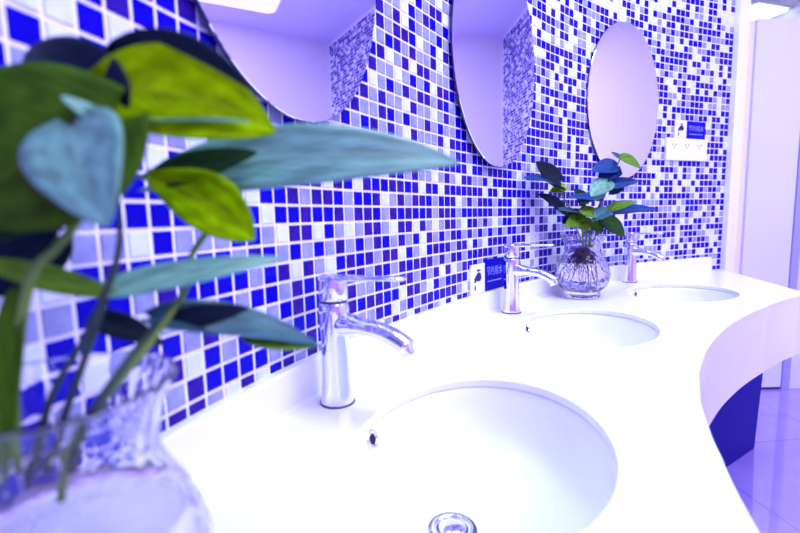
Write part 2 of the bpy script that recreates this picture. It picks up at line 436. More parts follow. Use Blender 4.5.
END = (47.5 * T, 50.1 * T)                        # free corner of the counter
vc = thing('vanity_counter', (plan(25, 10)[0], plan(25, 10)[1], 0), 'long curved white vanity counter along the blue mosaic wall, three basins sunk in it', 'counter')
def outline(ins=0.0):
    back = offset_curve(.05 + ins, -34, 78.9)
    front = front_curve(ins, 61.2, -34)
    return back + [(END[0] - ins * T, END[1])] + front
ZT, ZB = Z_CT, Z_CT - .011
def hole(k, grow, n=72):
    return [bas_pt(k, (BA + grow) * math.cos(2 * PI * j / n), (BB + grow) * math.sin(2 * PI * j / n), 0) for j in range(n)]
mb = MB()
o_in, o_out = outline(.09), outline(0)
h_out, h_in = [hole(k, .0022) for k in range(3)], [hole(k, 0) for k in range(3)]
def fill(outer, holes, z):
    vs = [Vector((p[0], p[1])) for p in outer]; es = [(i, (i + 1) % len(outer)) for i in range(len(outer))]
    for h in holes:
        o = len(vs); vs += [Vector((p[0], p[1])) for p in h]; es += [(o + i, o + (i + 1) % len(h)) for i in range(len(h))]
    r = delaunay_2d_cdt(vs, es, [], 1, 1e-6)
    loops = [[Vector((p[0], p[1])) for p in h] for h in holes]
    cen = [sum(h, Vector((0, 0))) / len(h) for h in loops]
    def inside(q, h):
        n = len(h)
        return all((h[(i + 1) % n] - h[i]).cross(q - h[i]) * sgn > 0 for i in range(n))
    sgn = 1 if (loops[0][1] - loops[0][0]).cross(cen[0] - loops[0][0]) > 0 else -1
    keep = []
    for f in r[2]:
        q = sum((Vector(r[0][i]) for i in f), Vector((0, 0))) / len(f)
        if not any((q - cen[k]).length < .25 and inside(q, loops[k]) for k in range(len(loops))): keep.append(f)
    return [Vector((v[0], v[1], z)) for v in r[0]], keep
v_, f_ = fill(o_in, h_out, ZT); mb.add(v_, f_)
v_, f_ = fill(o_out, h_in, ZB); mb.add(v_, f_)
V3 = lambda pts, z: [Vector((p[0], p[1], z)) for p in pts]
mid = outline(.026)
mb.rings([V3(o_in, ZT), V3(mid, ZT - .0006), V3(o_out, ZT - .0023), V3(o_out, ZB)])
for k in range(3):
    mb.rings([V3(h_out[k], ZT), V3(hole(k, .0006), ZT - .0006), V3(h_in[k], ZT - .0022), V3(h_in[k], ZB)])
wt = mb.build('worktop', M['stone'], vc, smooth=False)
# front apron, a deep skirt under the front edge
mb = MB()
ap = lambda d: front_curve(D_F - d, -34, 61.0)
z0, z1 = ZT - .180, ZB - .0002
mb.rings([V3(ap(D_F - .06), z1), V3(ap(D_F - .06), z0), V3(ap(D_F - .9), z0), V3(ap(D_F - .9), z1)], False)
mb.rings([V3(ap(D_F - .9), z1), V3(ap(D_F - .06), z1)], False)
# end return of the apron
e0 = Vector((END[0] - .004, END[1], 0)); e1 = Vector((53.2 * T, 71.5 * T, 0)); dd = (e1 - e0); nn = dd.normalized().cross(Vector((0, 0, 1)))
ca = V3([ap(D_F - .06)[-1], ap(D_F - .9)[-1]], 0)
mb.box((e0 + e1) / 2 - nn * .012 + Vector((0, 0, (z0 + z1) / 2)), dd / 2, nn * .010, Vector((0, 0, (z1 - z0) / 2)))
p0 = Vector((*plan(61.0, front_d(61) - .06), 0)); q = e0 - p0
qq = q.normalized().cross(Vector((0, 0, 1)))
mb.box((p0 + e0) / 2 - qq * .010 + Vector((0, 0, (z0 + z1) / 2)), q / 2, qq * .010, Vector((0, 0, (z1 - z0) / 2)))
mb.build('apron', M['stone'], vc, smooth=False)
# upstand
mb = MB()
bs = lambda d: offset_curve(d, -34, 75.9)
zt = CAM_Z + (HH - 8.5) * T
mb.rings([V3(bs(.02), ZT - .001), V3(bs(.02), zt), V3(bs(.5), zt), V3(bs(.58), zt - .0015), V3(bs(.62), zt - .004), V3(bs(.62), ZT + .004), V3(bs(.78), ZT + .0006), V3(bs(.78), ZT - .001)], False)
for i in (0, -1):
    a = [bs(.02)[i], bs(.62)[i]]
    mb.add([Vector((*a[0], ZT)), Vector((*a[0], zt)), Vector((*a[1], zt)), Vector((*a[1], ZT))], [(0, 1, 2, 3)])
mb.build('backsplash', M['stone'], vc, smooth=False)
# dark blue support cabinet set back under the counter, its free edge leaning outwards towards the top
mb = MB()
zp = ZB - .03
q0 = Vector((50.4 * T, 59.3 * T, 0)); q1 = Vector((37.5 * T, 51.4 * T, 0))
dq = (q0 - q1).normalized(); nq = dq.cross(Vector((0, 0, 1)))
top_out = dq * .062
fr = [q1, q0]
A = [q1 + nq * 0, q0, q0 - nq * .03, q1 - nq * .03]
Bt = [q1 + Vector((0, 0, zp)), q0 + top_out + Vector((0, 0, zp)), q0 + top_out - nq * .03 + Vector((0, 0, zp)), q1 - nq * .03 + Vector((0, 0, zp))]
mb.add(A + Bt, [(0, 1, 5, 4), (1, 2, 6, 5), (2, 3, 7, 6), (3, 0, 4, 7), (4, 5, 6, 7), (3, 2, 1, 0)])
mb.build('support_panel', M['panel_blue'], vc, smooth=False, bevel=.002)

# ------------------------------------------------------------------ basins
def basin(k, label):
    t = thing('washbasin', bas_pt(k, 0, 0, Z_CT - .12), label, 'washbasin', 'undermount basins in the curved counter')
    n = 64
    du, dv = 0.0, -.034          # the waste sits nearer the tap
    prof = [(1.06, ZB - .001), (1.012, ZB - .001), (1.0, ZB - .004), (.985, ZB - .018), (.955, ZB - .042), (.90, ZB - .066), (.80, ZB - .084), (.62, ZB - .097), (.40, ZB - .105), (.24, ZB - .1085), (.16, ZB - .1095)]
    rim = []
    for f, z in prof:
        w = max(0, min(1, (1.0 - f) / .85)); w = w * w * (3 - 2 * w)
        ring = []
        for j in range(n):
            a = 2 * PI * j / n
            u, v = BA * f * math.cos(a), BB * f * math.sin(a)
            if f < .5:                # round off towards the waste
                rr = .16 * BA + (f - .16) * (BA * .9)
                q = (f - .16) / .34
                u = u * q + rr * math.cos(a) * (1 - q); v = v * q + rr * math.sin(a) * (1 - q)
            ring.append(bas_pt(k, u + du * w, v + dv * w, z))
        rim.append(ring)
    mb = MB(); mb.rings(rim)
    # outer shell below
    out = [[bas_pt(k, BA * f * math.cos(2 * PI * j / n) + 0, BB * f * math.sin(2 * PI * j / n) + (dv if f < .3 else 0), z) for j in range(n)] for f, z in ((1.06, ZB - .001), (1.05, ZB - .03), (.99, ZB - .06), (.85, ZB - .100), (.6, ZB - .118), (.16, ZB - .122))]
    mb.rings(out)
    mb.build('bowl', M['porcelain'], t)
    zc = ZB - .1090
    c0 = bas_pt(k, du, dv, zc)
    mb = MB()
    m4 = Matrix.Translation(c0)
    mb.lathe([(.0245, -.001), (.0245, .0016), (.0225, .0026), (.0195, .0018), (.0185, -.001), (.0170, -.010)], 40, M4=m4)
    mb.lathe([(.0165, -.004), (.0165, .0012), (.0150, .0030), (.008, .0042), (.001, .0044)], 40, M4=m4, cap1=True)
    w = mb.build('drain', M['chrome'], t)
    mb = MB(); mb.lathe([(.0185, -.003), (.0005, -.0032)], 32, M4=m4, cap1=True); mb.build('drain_gap', M['hole'], w)
    # overflow ring on the side below the tap
    f, z = .985, ZB - .015
    pc = bas_pt(k, -.004, -BB * f, z); pin = bas_pt(k, -.004, -BB * f * .5, z + .028)
    ax = (pin - pc).normalized(); q = Vector((0, 0, 1)).rotation_difference(ax).to_matrix().to_4x4()
    m4 = Matrix.Translation(pc + ax * .001) @ q
    mb = MB(); mb.lathe([(.0120, -.006), (.0120, .0006), (.0110, .0018), (.0082, .0014), (.0072, -.001), (.0072, -.006)], 28, M4=m4)
    w = mb.build('overflow_ring', M['chrome'], t)
    mb = MB(); mb.lathe([(.0070, .0002), (.0002, .0001)], 24, M4=m4, cap1=True); mb.build('overflow_hole', M['hole'], w)
    return t
basin(0, 'nearest and largest-looking oval white basin, beneath the nearest chrome tap')
basin(1, 'middle oval white basin, beneath the tap beside the small blue sign')
basin(2, 'farthest oval white basin, near the far end of the counter behind the glass vase')

# ------------------------------------------------------------------ taps
FAU = [(-.17, 2.15), (26.06, 2.15), (54.44, 2.2)]
def tap(k, label):
    c, d = FAU[k]
    base = Vector((*plan(c, d), Z_CT))
    n_ = normal(c); tg = tang(c)
    if k == 0: n_ = (n_ - tg * .02).normalized()
    t = thing('mixer_tap', base, label, 'tap', 'chrome basin taps along the counter')
    m4 = Matrix.Translation(base)
    mb = MB()
    mb.lathe([(.0225, .0004), (.0228, .003), (.0222, .008), (.0205, .022), (.0190, .045), (.0186, .070), (.0190, .092), (.0198, .112), (.0202, .128), (.0198, .136), (.0188, .1385), (.010, .1388)], 48, M4=m4)
    mb.build('body', M['chrome'], t)
    mb = MB(); mb.lathe([(.0238, .0), (.0240, .0012), (.0235, .0024), (.0222, .0026)], 48, M4=m4); mb.build('base_gasket', M['chrome_dark'], t)
    mb = MB(); mb.lathe([(.0180, .1382), (.0180, .1412), (.0170, .1414)], 40, M4=m4); mb.build('collar', M['chrome_dark'], t)
    # spout
    pts, rad = [], []
    for i in range(22):
        s = i / 21
        reach = .008 + .103 * s
        z = .110 - .010 * s + .003 * math.sin(s * PI) - .011 * max(0, (s - .55) / .45) ** 2
        pts.append(base + n_ * reach + Vector((0, 0, z)))
        w = .0165 - .0035 * s; h = (.0185 - .0085 * min(1, s / .35) + .0008 * s)
        rad.append((w, max(.0098, h)))
    mb = MB(); mb.tube(pts, rad, 20)
    mb.build('spout', M['chrome'], t)
    tip = pts[-1]; dirn = (pts[-1] - pts[-3]).normalized()
    ad = (dirn * .6 + Vector((0, 0, -.8))).normalized()
    q = Vector((0, 0, 1)).rotation_difference(ad).to_matrix().to_4x4()
    m5 = Matrix.Translation(tip - dirn * .006 + Vector((0, 0, -.001))) @ q
    mb = MB(); mb.lathe([(.0098, .0), (.0098, .011), (.0088, .0125), (.0072, .0122), (.0072, .010)], 28, M4=m5)
    w = mb.build('aerator', M['chrome'], t)
    mb = MB(); mb.lathe([(.0078, .0105), (.0002, .0104)], 24, M4=m5, cap1=True); mb.build('aerator_screen', M['chrome_dark'], w)
    # cap and lever
    mb = MB()
    mb.lathe([(.0165, .1405), (.0186, .1420), (.0194, .1450), (.0194, .1700), (.0190, .1730), (.0170, .1748), (.006, .1755), (.0005, .1756)], 44, M4=m4, cap1=True)
    hd = mb.build('handle_cap', M['chrome'], t)
    pts, rad = [], []
    for i in range(14):
        s = i / 13
        pts.append(base + n_ * (-.006 + .112 * s) + Vector((0, 0, .1705 + .004 * s)))
        rad.append((.0150 - .0035 * s if s < .95 else .0095, .0058 - .0032 * min(1, s * 1.6)))
    mb = MB(); mb.tube(pts, rad, 16, sq=.6)
    mb.build('lever', M['chrome'], t)
    # small red and blue temperature dot is not visible; a grub screw sits on the cap's back
    mb = MB(); q = Vector((0, 0, 1)).rotation_difference(-n_).to_matrix().to_4x4()
    m6 = Matrix.Translation(base - n_ * .0188 + Vector((0, 0, .153))) @ q
    mb.lathe([(.003, 0), (.003, .001), (.0005, .001)], 14, M4=m6, cap1=True); mb.build('grub_screw', M['chrome_dark'], hd)
    return t
tap(0, 'nearest and largest chrome lever tap, above the nearest basin')
tap(1, 'middle chrome lever tap in front of the small blue wall sign')
tap(2, 'farthest and smallest chrome lever tap, just beyond the glass vase')

# ------------------------------------------------------------------ mirrors
MIR = [(-.56, .95, -.026, -14.63), (25.62, .95, -.013, -14.33), (53.93, .95, -.042, -14.27)]
MA, MH = 7.73 * T, 10.37 * T
def mirror(k, label):
    c, d, th, r = MIR[k]
    x, y, t0 = W(c); t0 += th
    tx = Vector((math.cos(t0), math.sin(t0), 0)); nx = Vector((math.sin(t0), -math.cos(t0), 0)); uz = Vector((0, 0, 1))
    cen = P(c, d, r)
    t = thing('wall_mirror', cen - uz * MH, label, 'mirror', 'oval mirrors on the mosaic wall')
    n = 96
    def ring(f, dd): return [cen + tx * (MA + f) * math.cos(2 * PI * j / n) + uz * (MH + f) * math.sin(2 * PI * j / n) + nx * dd for j in range(n)]
    mb = MB(); mb.rings([ring(0, -.0012), ring(-.0008, 0)], cap1=True); mb.build('mirror_glass', M['mirror'], t, smooth=False)
    mb = MB(); mb.rings([ring(.0, -.0012), ring(.0004, -.002), ring(.0004, -.0055), ring(-.03, -.006)], cap1=True); b = mb.build('backing', M['mirror_edge'], t, smooth=False)
    mb = MB()
    mb.box(cen - nx * .014, tx * .10, nx * .0085, uz * .04)
    mb.build('hanger', M['mirror_edge'], b, smooth=False)
    return t
mirror(0, 'nearest oval mirror, cut off by the top edge, above the nearest tap')
mirror(1, 'middle oval mirror, its rounded bottom showing above the middle tap')
mirror(2, 'farthest oval mirror, seen whole, behind the vase of leaves')

# ------------------------------------------------------------------ wall plates
def plate(mb, c0, c1, r0, r1, d0, d1, mi=0, seg=6):
    n = seg; fr, bk = [], []
    for i in range(n + 1):
        c = c0 + (c1 - c0) * i / n
        fr.append((P(c, d1, r0), P(c, d1, r1))); bk.append((P(c, d0, r0), P(c, d0, r1)))
    vs = [p for q in fr for p in q] + [p for q in bk for p in q]; o = 2 * (n + 1); fs = []
    for i in range(n):
        a = 2 * i
        fs += [(a, a + 1, a + 3, a + 2), (o + a, o + a + 2, o + a + 3, o + a + 1), (a, a + 2, o + a + 2, o + a), (a + 1, o + a + 1, o + a + 3, a + 3)]
    fs += [(0, o, o + 1, 1), (2 * n, 2 * n + 1, o + 2 * n + 1, o + 2 * n)]
    mb.add(vs, fs, mi)
def text_mesh(s, c0, r_mid, size, d, name, parent, m):
    cu = bpy.data.curves.new('txt', 'FONT'); cu.body = s; cu.size = 1; cu.align_x = 'LEFT'; cu.extrude = .015
    to = bpy.data.objects.new('txt', cu); COL.objects.link(to)
    bpy.context.view_layer.update()
    dg = bpy.context.evaluated_depsgraph_get()
    me = bpy.data.meshes.new_from_object(to.evaluated_get(dg))
    bpy.data.objects.remove(to); bpy.data.curves.remove(cu)
    xs = [v.co.x for v in me.vertices]; ys = [v.co.y for v in me.vertices]
    x0, x1, y0, y1 = min(xs), max(xs), min(ys), max(ys)
    sx, sy = size[0] / (x1 - x0), size[1] / (y1 - y0)
    for v in me.vertices:
        v.co = P(c0 + (v.co.x - x0) * sx, d + v.co.z * .6, r_mid - (v.co.y - (y0 + y1) / 2) * sy)
    me.materials.clear(); me.materials.append(m); me.name = name
    o = bpy.data.objects.new(name, me); COL.objects.link(o); attach(o, parent)
    return o
def sign(c0, c1, c2, r0, r1, rb0, rb1, label):
    t = thing('wall_sign', P((c0 + c2) / 2, .05, r1), label, 'sign', 'save water signs on the mosaic')
    mb = MB(); plate(mb, c0, c1, r0, r1, .03, .16); mb.build('white_plate', M['sign_white'], t, smooth=False)
    mb = MB(); plate(mb, c1, c2, rb0, rb1, .03, .17); mb.build('blue_plate', M['sign_blue'], t, smooth=False)
    w = c2 - c1; h = rb1 - rb0
    text_mesh('节约用水', c1 + .10 * w, rb0 + .38 * h, (.80 * w, .30 * h), .175, 'lettering', t, M['sign_text'])
    mb = MB(); plate(mb, c1 + .14 * w, c2 - .14 * w, rb0 + .69 * h, rb0 + .73 * h, .165, .18); mb.build('underline', M['sign_text'], t, smooth=False)
    # tap pictogram: cross handle, body with spout to the left, falling drop
    mb = MB(); cx = (c0 + c1) / 2 + .15; rr = r0 + .30 * (r1 - r0); k = (r1 - r0) / 3.0
    def poly(pts, d0=.165, d1=.185):
        n = len(pts); mb.add([P(cx + x * k, d1, rr + y * k) for x, y in pts] + [P(cx + x * k, d0, rr + y * k) for x, y in pts],
            [tuple(range(n))] + [(i, (i + 1) % n, n + (i + 1) % n, n + i) for i in range(n)])
    poly([(-.36, -.34), (.36, -.34), (.36, -.20), (-.36, -.20)])
    poly([(-.08, -.22), (.08, -.22), (.10, .06), (-.10, .06)])
    poly([(-.30, .02), (.34, .02), (.52, .28), (.56, .62), (.30, .86), (-.22, .86), (-.42, .72), (-.52, .95), (-.86, .95), (-.80, .50), (-.52, .26)])
    poly([(-.70, 1.15), (-.56, 1.45), (-.60, 1.72), (-.70, 1.80), (-.80, 1.72), (-.84, 1.45)])
    mb.build('tap_pictogram', M['sign_ink'], t, smooth=False)
    return t
sign(21.35, 24.15, 28.1, 5.55, 8.46, 5.25, 8.46, 'small white and blue sign low on the wall behind the middle tap')
sign(66.7, 69.3, 73.5, -13.0, -10.35, -12.95, -10.2, 'small white and blue sign high on the wall above the white socket plate')

t = thing('power_socket', P(69.2, .05, -6.9), 'wide white triple socket plate on the mosaic beside the farthest mirror', 'socket')
mb = MB(); plate(mb, 64.7, 73.8, -10.25, -6.9, .03, .42); mb.build('face_plate', M['plastic'], t, smooth=False, bevel=.0015)
for i, cc_ in enumerate((66.4, 69.2, 72.0)):
    mb = MB()
    for dx, dy, w_, h_ in ((-.34, 0, .07, .16), (.34, 0, .07, .16), (0, .40, .14, .06)):
        plate(mb, cc_ + dx - w_, cc_ + dx + w_, -9.25 + dy - h_, -9.25 + dy + h_, .38, .425, seg=1)
    mb.build('socket_holes', M['sign_ink'], t, smooth=False)

# ------------------------------------------------------------------ vases
def vase(base, sc, label, rot=0.0):
    t = thing('glass_vase', base, label, 'vase', 'glass vases of leaves on the counter')
    m4 = Matrix.Translation(base) @ Matrix.Rotation(rot, 4, 'Z') @ Matrix.Scale(sc * T, 4)
    outer = [(.3, .02), (1.75, .0), (1.98, .12), (2.02, .45), (1.95, .70), (2.25, .95), (2.75, 1.5), (3.05, 2.2), (3.08, 2.8), (2.92, 3.5), (2.62, 4.2), (2.22, 4.9), (2.02, 5.4), (2.02, 5.9), (2.15, 6.5), (2.38, 7.0), (2.50, 7.20), (2.53, 7.27)]
    inner = [(2.52, 7.33), (2.47, 7.35), (2.42, 7.31), (2.36, 7.2), (2.26, 6.98), (2.03, 6.5), (1.90, 5.9), (1.90, 5.4), (2.10, 4.88), (2.50, 4.15), (2.80, 3.45), (2.96, 2.8), (2.93, 2.2), (2.63, 1.55), (2.1, 1.05), (1.2, .86), (.02, .82)]
    def fl(a, z):
        z2 = z
        if z2 > 5.3: return 1 + .018 * math.sin(a * 22) * min(1, (z2 - 5.3) / .5)
        if .1 < z2 < .75: return 1 + .02 * math.sin(a * 22)
        return 1.0
    mb = MB(); mb.lathe(outer + inner, 88, M4=m4, mod=fl, cap0=True, cap1=True)
    mb.build('vase_glass', M['glass'], t)
    mb = MB(); mb.lathe([(.02, .84), (1.2, .88), (2.09, 1.07), (2.62, 1.57), (2.92, 2.2), (2.95, 2.8), (2.79, 3.45), (2.58, 3.95), (2.55, 4.0), (.02, 3.98)], 48, M4=m4, cap0=True, cap1=True)
    mb.build('water', M['water'], t)
    return t
c2, d2 = 39.0, 4.0
v2 = Vector((*plan(c2, d2), Z_CT + .0004))
vase(v2, 1.0, 'clear glass vase on the counter between the middle and farthest taps')
_n = at(60, 463, .2150)
v1 = Vector((_n.x, _n.y, Z_CT + .0004)); SC1 = (_n.z - Z_CT) / (5.5 * T)
vase(v1, SC1, 'blurred glass vase at the near left corner of the counter', .4)

# ------------------------------------------------------------------ plants
def bez(p0, p1, p2, t): return p0 * (1 - t) ** 2 + p1 * 2 * t * (1 - t) + p2 * t * t
def leaf(name, parent, base, tip, width, nrm, m, fold=.25, droop=.0, sway=0.0, shape=.62, wav=.0):
    """heart shaped blade: midrib from base to tip, folded along the midrib, bent along its length"""
    base, tip = Vector(base), Vector(tip); ax = tip - base; Ln = ax.length; a = ax / Ln
    nrm = Vector(nrm); nrm = (nrm - a * nrm.dot(a)).normalized(); sd = a.cross(nrm)
    mid_ = (base + tip) / 2 + nrm * droop * Ln * 2 + sd * sway * Ln * 2
    nu, nv = 18, 10; vs, uv, fs = [], {}, []
    for i in range(nu + 1):
        t = i / nu
        c = bez(base, mid_, tip, t)
        w = width / 2 * (max(0, math.sin(PI * t ** shape)) ** .72)
        if i == 0: w = width * .10
        if i == nu: w = width * .004
        for j in range(nv + 1):
            s = -1 + 2 * j / nv
            lob = -.16 * width * (abs(s) ** 1.5) * (1 - t) ** 4
            p = c + sd * s * w + nrm * (fold * abs(s) * w + wav * width * math.sin(t * 9 + s * 2) * abs(s)) + a * lob
            uv[len(vs)] = ((s + 1) / 2, t); vs.append(p)
    n = nv + 1
    for i in range(nu):
        for j in range(nv): fs.append((i * n + j, i * n + j + 1, (i + 1) * n + j + 1, (i + 1) * n + j))
    mb = MB(); mb.add(vs, fs)
    return mb.build(name, m, parent, solid=.0007, uv=uv)
def stem(name, parent, pts, r, m):
    pts = [Vector(p) for p in pts]
    out = []
    for i in range(len(pts) - 1):
        p0 = pts[max(i - 1, 0)]; p1 = pts[i]; p2 = pts[i + 1]; p3 = pts[min(i + 2, len(pts) - 1)]
        for k in range(6):
            t = k / 6
            out.append(.5 * ((2 * p1) + (p2 - p0) * t + (2 * p0 - 5 * p1 + 4 * p2 - p3) * t * t + (3 * p1 - p0 - 3 * p2 + p3) * t ** 3))
    out.append(pts[-1])
    mb = MB(); mb.tube(out, [r * (1.15 - .3 * i / len(out)) for i in range(len(out))], 8)
    return mb.build(name, m, parent)
def roots(parent, cen, sc, zt, zb, spread, n, seed):
    rng = random.Random(seed); mb = MB()
    for i in range(n):
        a = rng.uniform(0, 2 * PI); l = rng.uniform(.45, 1.0)
        p = cen + Vector((rng.uniform(-.3, .3), rng.uniform(-.3, .3), 0)) * spread + Vector((0, 0, zt))
        pts = [p]; rr = spread * rng.uniform(.3, 1.0)
        steps = 7
        for k in range(1, steps + 1):
            s = k / steps
            pts.append(p + Vector((math.cos(a) * rr * s ** .7, math.sin(a) * rr * s ** .7, -(zt - zb) * l * s)) + Vector((rng.uniform(-1, 1), rng.uniform(-1, 1), 0)) * spread * .06)
        mb.tube(pts, [sc * (1 - .6 * k / steps) for k in range(steps + 1)], 5)
    o = mb.build('roots', M['root'], parent); return o

# --- plant in the far vase: pixel spans of the leaves in the photo, each at its own distance
YV = v2.y
pl2 = thing('pothos_plant', v2 + Vector((0, 0, .10)), 'leafy pothos cutting with blue-green leaves rooted in the far glass vase', 'plant')
def A2(x, y, dy=0.0): return at(515 + x * .1966, 145 + y * .1966, YV + dy)
PXW = YV / F_PX * .1966          # metres per crop pixel there
UP = Vector((0, 0, 1)); CAMV = Vector((-.3, -1, .25)).normalized()
for (b, t_, w, nr, m, kw) in [
    ((228, 182, -.02), (104, 86, -.05), 80, (-.2, -.8, .5), 'dark', dict(fold=.15, droop=-.05)),
    ((235, 225, -.03), (42, 168, -.085), 78, (-.1, -.5, .9), 'blue', dict(fold=.25, droop=.06)),
    ((255, 212, -.02), (178, 238, -.03), 42, (0, -.8, .6), 'lime', dict(fold=.2)),
    ((258, 345, -.01), (118, 252, -.05), 75, (-.1, -.7, .7), 'dark', dict(fold=.2, droop=.03)),
    ((330, 345, -.02), (190, 330, -.05), 40, (0, -.5, .9), 'teal', dict(fold=.2, droop=.04)),
    ((515, 105, .01), (388, 132, .0), 70, (0, -.8, .6), 'blue', dict(fold=.2, droop=.03)),
    ((505, 110, .02), (425, 190, .0), 62, (-.2, -.8, .5), 'blue', dict(fold=.2)),
    ((505, 130, .02), (545, 150, .02), 50, (-.2, -.8, .5), 'blue', dict(fold=.1)),
    ((535, 65, .0), (640, 122, .0), 58, (.1, -.7, .6), 'green', dict(fold=.2, droop=.08)),
    ((540, 70, .02), (488, 36, .02), 22, (0, -.8, .5), 'teal', dict(fold=.3)),
    ((470, 215, .0), (632, 182, .01), 80, (0, -.5, .9), 'blue', dict(fold=.15, droop=.05)),
    ((480, 240, .01), (560, 190, .01), 66, (0, -.6, .9), 'teal', dict(fold=.15, droop=.02)),
    ((445, 285, -.03), (262, 268, -.04), 60, (0, -.5, .9), 'blue', dict(fold=.18, droop=.05)),
    ((470, 190, -.01), (385, 265, -.03), 78, (-.2, -.7, .8), 'tealsheen', dict(fold=.18, droop=.04)),
    ((430, 255, -.01), (330, 300, -.05), 62, (-.1, -.6, .9), 'teal', dict(fold=.18, droop=.04)),
    ((465, 335, -.01), (618, 290, -.03), 44, (0, -.7, .8), 'green', dict(fold=.25, droop=.05)),
    ((500, 345, .01), (722, 328, .0), 62, (.1, -.55, .9), 'blue', dict(fold=.15, droop=.06)),
    ((445, 380, -.03), (556, 468, -.06), 88, (.3, -.8, .5), 'darkgreen', dict(fold=.15, droop=.05)),
    ((340, 335, -.04), (450, 375, -.06), 70, (0, -.6, .9), 'green', dict(fold=.15, droop=.05)),
    ((470, 330, -.05), (395, 385, -.07), 56, (0, -.6, .9), 'teal', dict(fold=.2, droop=.03)),
    ((350, 370, -.02), (255, 420, -.05), 62, (0, -.8, .6), 'green', dict(fold=.2, droop=.04)),
    ((360, 375, -.03), (345, 445, -.05), 52, (0, -.9, .4), 'green', dict(fold=.2, droop=.03)),
    ((400, 400, .0), (445, 445, -.02), 50, (0, -.9, .4), 'green', dict(fold=.2, droop=.03)),
    ((360, 300, .01), (300, 225, .0), 60, (0, -.8, .5), 'darkgreen', dict(fold=.2)),
    ((330, 340, .01), (240, 400, -.01), 50, (0, -.8, .5), 'dark', dict(fold=.2)),
]:
    leaf('leaf', pl2, A2(*b), A2(*t_), w * 1.38 * PXW, nr, L[m], **kw)
for pts in [[(372, 520, 0), (385, 430, 0), (420, 340, 0), (455, 260, 0), (480, 190, .01), (512, 120, .01), (537, 66, 0)],
            [(345, 520, 0), (340, 430, 0), (285, 330, .01), (232, 240, 0), (222, 180, .01)],
            [(360, 520, .01), (365, 430, 0), (360, 370, -.02), (350, 340, -.03)],
            [(392, 520, .0), (420, 430, -.01), (450, 375, -.02), (480, 340, -.01), (500, 342, 0)],
            [(380, 520, .01), (395, 420, .01), (430, 300, .01), (475, 220, .0)],
            [(350, 520, .01), (310, 420, .01), (262, 345, .01)],
            [(385, 520, .01), (450, 400, .0), (470, 330, 0)]]:
    stem('stem', pl2, [A2(*q) for q in pts], .0022, M['stem'])
roots(pl2, v2, .0011, .135, .024, .050, 44, 3)
roots(pl2, v2, .0022, .145, .085, .044, 90, 5)

# --- plant in the near vase
pl1 = thing('pothos_plant', v1 + Vector((0, 0, .10)), 'large blurred pothos cutting in the near vase, lime and olive leaves filling the upper left', 'plant')
Y1 = .24
def A1(x, y, Y=Y1): return at(x, y, Y)
def wpx(w, Y): return w * Y / F_PX
for (b, t_, w, nr, m, kw) in [
    ((112, 118, .240), (-45, 215, .215), 190, (.1, -.9, .35), 'olive', dict(fold=.12, droop=.06, shape=.72)),
    ((116, 108, .250), (30, 48, .265), 74, (.0, -.8, .3), 'dark', dict(fold=.2, droop=.10)),
    ((104, 124, .236), (60, 96, .228), 24, (-.1, -.6, .9), 'tealsheen', dict(fold=.3)),  # small pale blade standing in for a glossy highlight at the petiole
    ((104, 88, .250), (276, 132, .285), 86, (.0, -1, .15), 'lime', dict(fold=.12, droop=.05, sway=-.07, shape=.70)),
    ((110, 66, .262), (272, 130, .292), 62, (.1, -.8, -.3), 'dark', dict(fold=.25, droop=.05, sway=-.17)),  # shaded, turned-away upper half of the lime leaf, put in as a dark blade
    ((105, 124, .246), (250, 122, .270), 22, (.0, -.4, .95), 'tealsheen', dict(fold=.25, droop=.02)),  # pale strip painting the ceiling light reflected along the lime leaf's lower half
    ((72, 126, .228), (108, 228, .200), 96, (-.1, -.75, .7), 'tealsheen', dict(fold=.12, droop=.08, shape=.55)),
    ((150, 184, .300), (460, 163, .345), 66, (.0, -.95, .35), 'tealsheen', dict(fold=.10, droop=.03, sway=-.05, shape=.80)),
    ((156, 178, .296), (258, 152, .305), 34, (.0, -.9, .35), 'darkgreen', dict(fold=.15, droop=.02)),
    ((150, 178, .294), (255, 240, .288), 58, (.0, -.95, .3), 'lime', dict(fold=.22, droop=.02, sway=-.07, shape=1.15)),
    ((98, 293, .250), (286, 258, .300), 44, (.0, -.55, .85), 'tealsheen', dict(fold=.2, droop=.03, sway=.03)),
    ((114, 294, .248), (-30, 258, .225), 28, (.0, -.8, .6), 'green', dict(fold=.2, droop=-.03, shape=.9)),
    ((150, 318, .270), (320, 346, .310), 46, (.0, -.55, .85), 'teal', dict(fold=.2, droop=.05, sway=-.03)),
    ((170, 322, .272), (250, 308, .285), 24, (.0, -.9, .3), 'dark', dict(fold=.2, droop=.03)),
    ((245, 335, .290), (318, 346, .309), 30, (.0, -.7, .8), 'green', dict(fold=.2, droop=.02)),
    ((58, 236, .262), (-40, 296, .245), 76, (.1, -.9, .2), 'dark', dict(fold=.15, droop=.03)),
    ((16, 290, .225), (2, 490, .195), 28, (.3, -.9, .1), 'olive', dict(fold=.2, droop=.03)),
    ((60, 170, .240), (-20, 245, .225), 90, (.0, -.9, .4), 'darkgreen', dict(fold=.15, droop=.04)),
    ((92, 318, .255), (165, 345, .265), 30, (.0, -.6, .8), 'dark', dict(fold=.2, droop=.04)),
]:
    leaf('leaf', pl1, A1(*b), A1(*t_), wpx(w, (b[2] + t_[2]) / 2), nr, L[m], **kw)
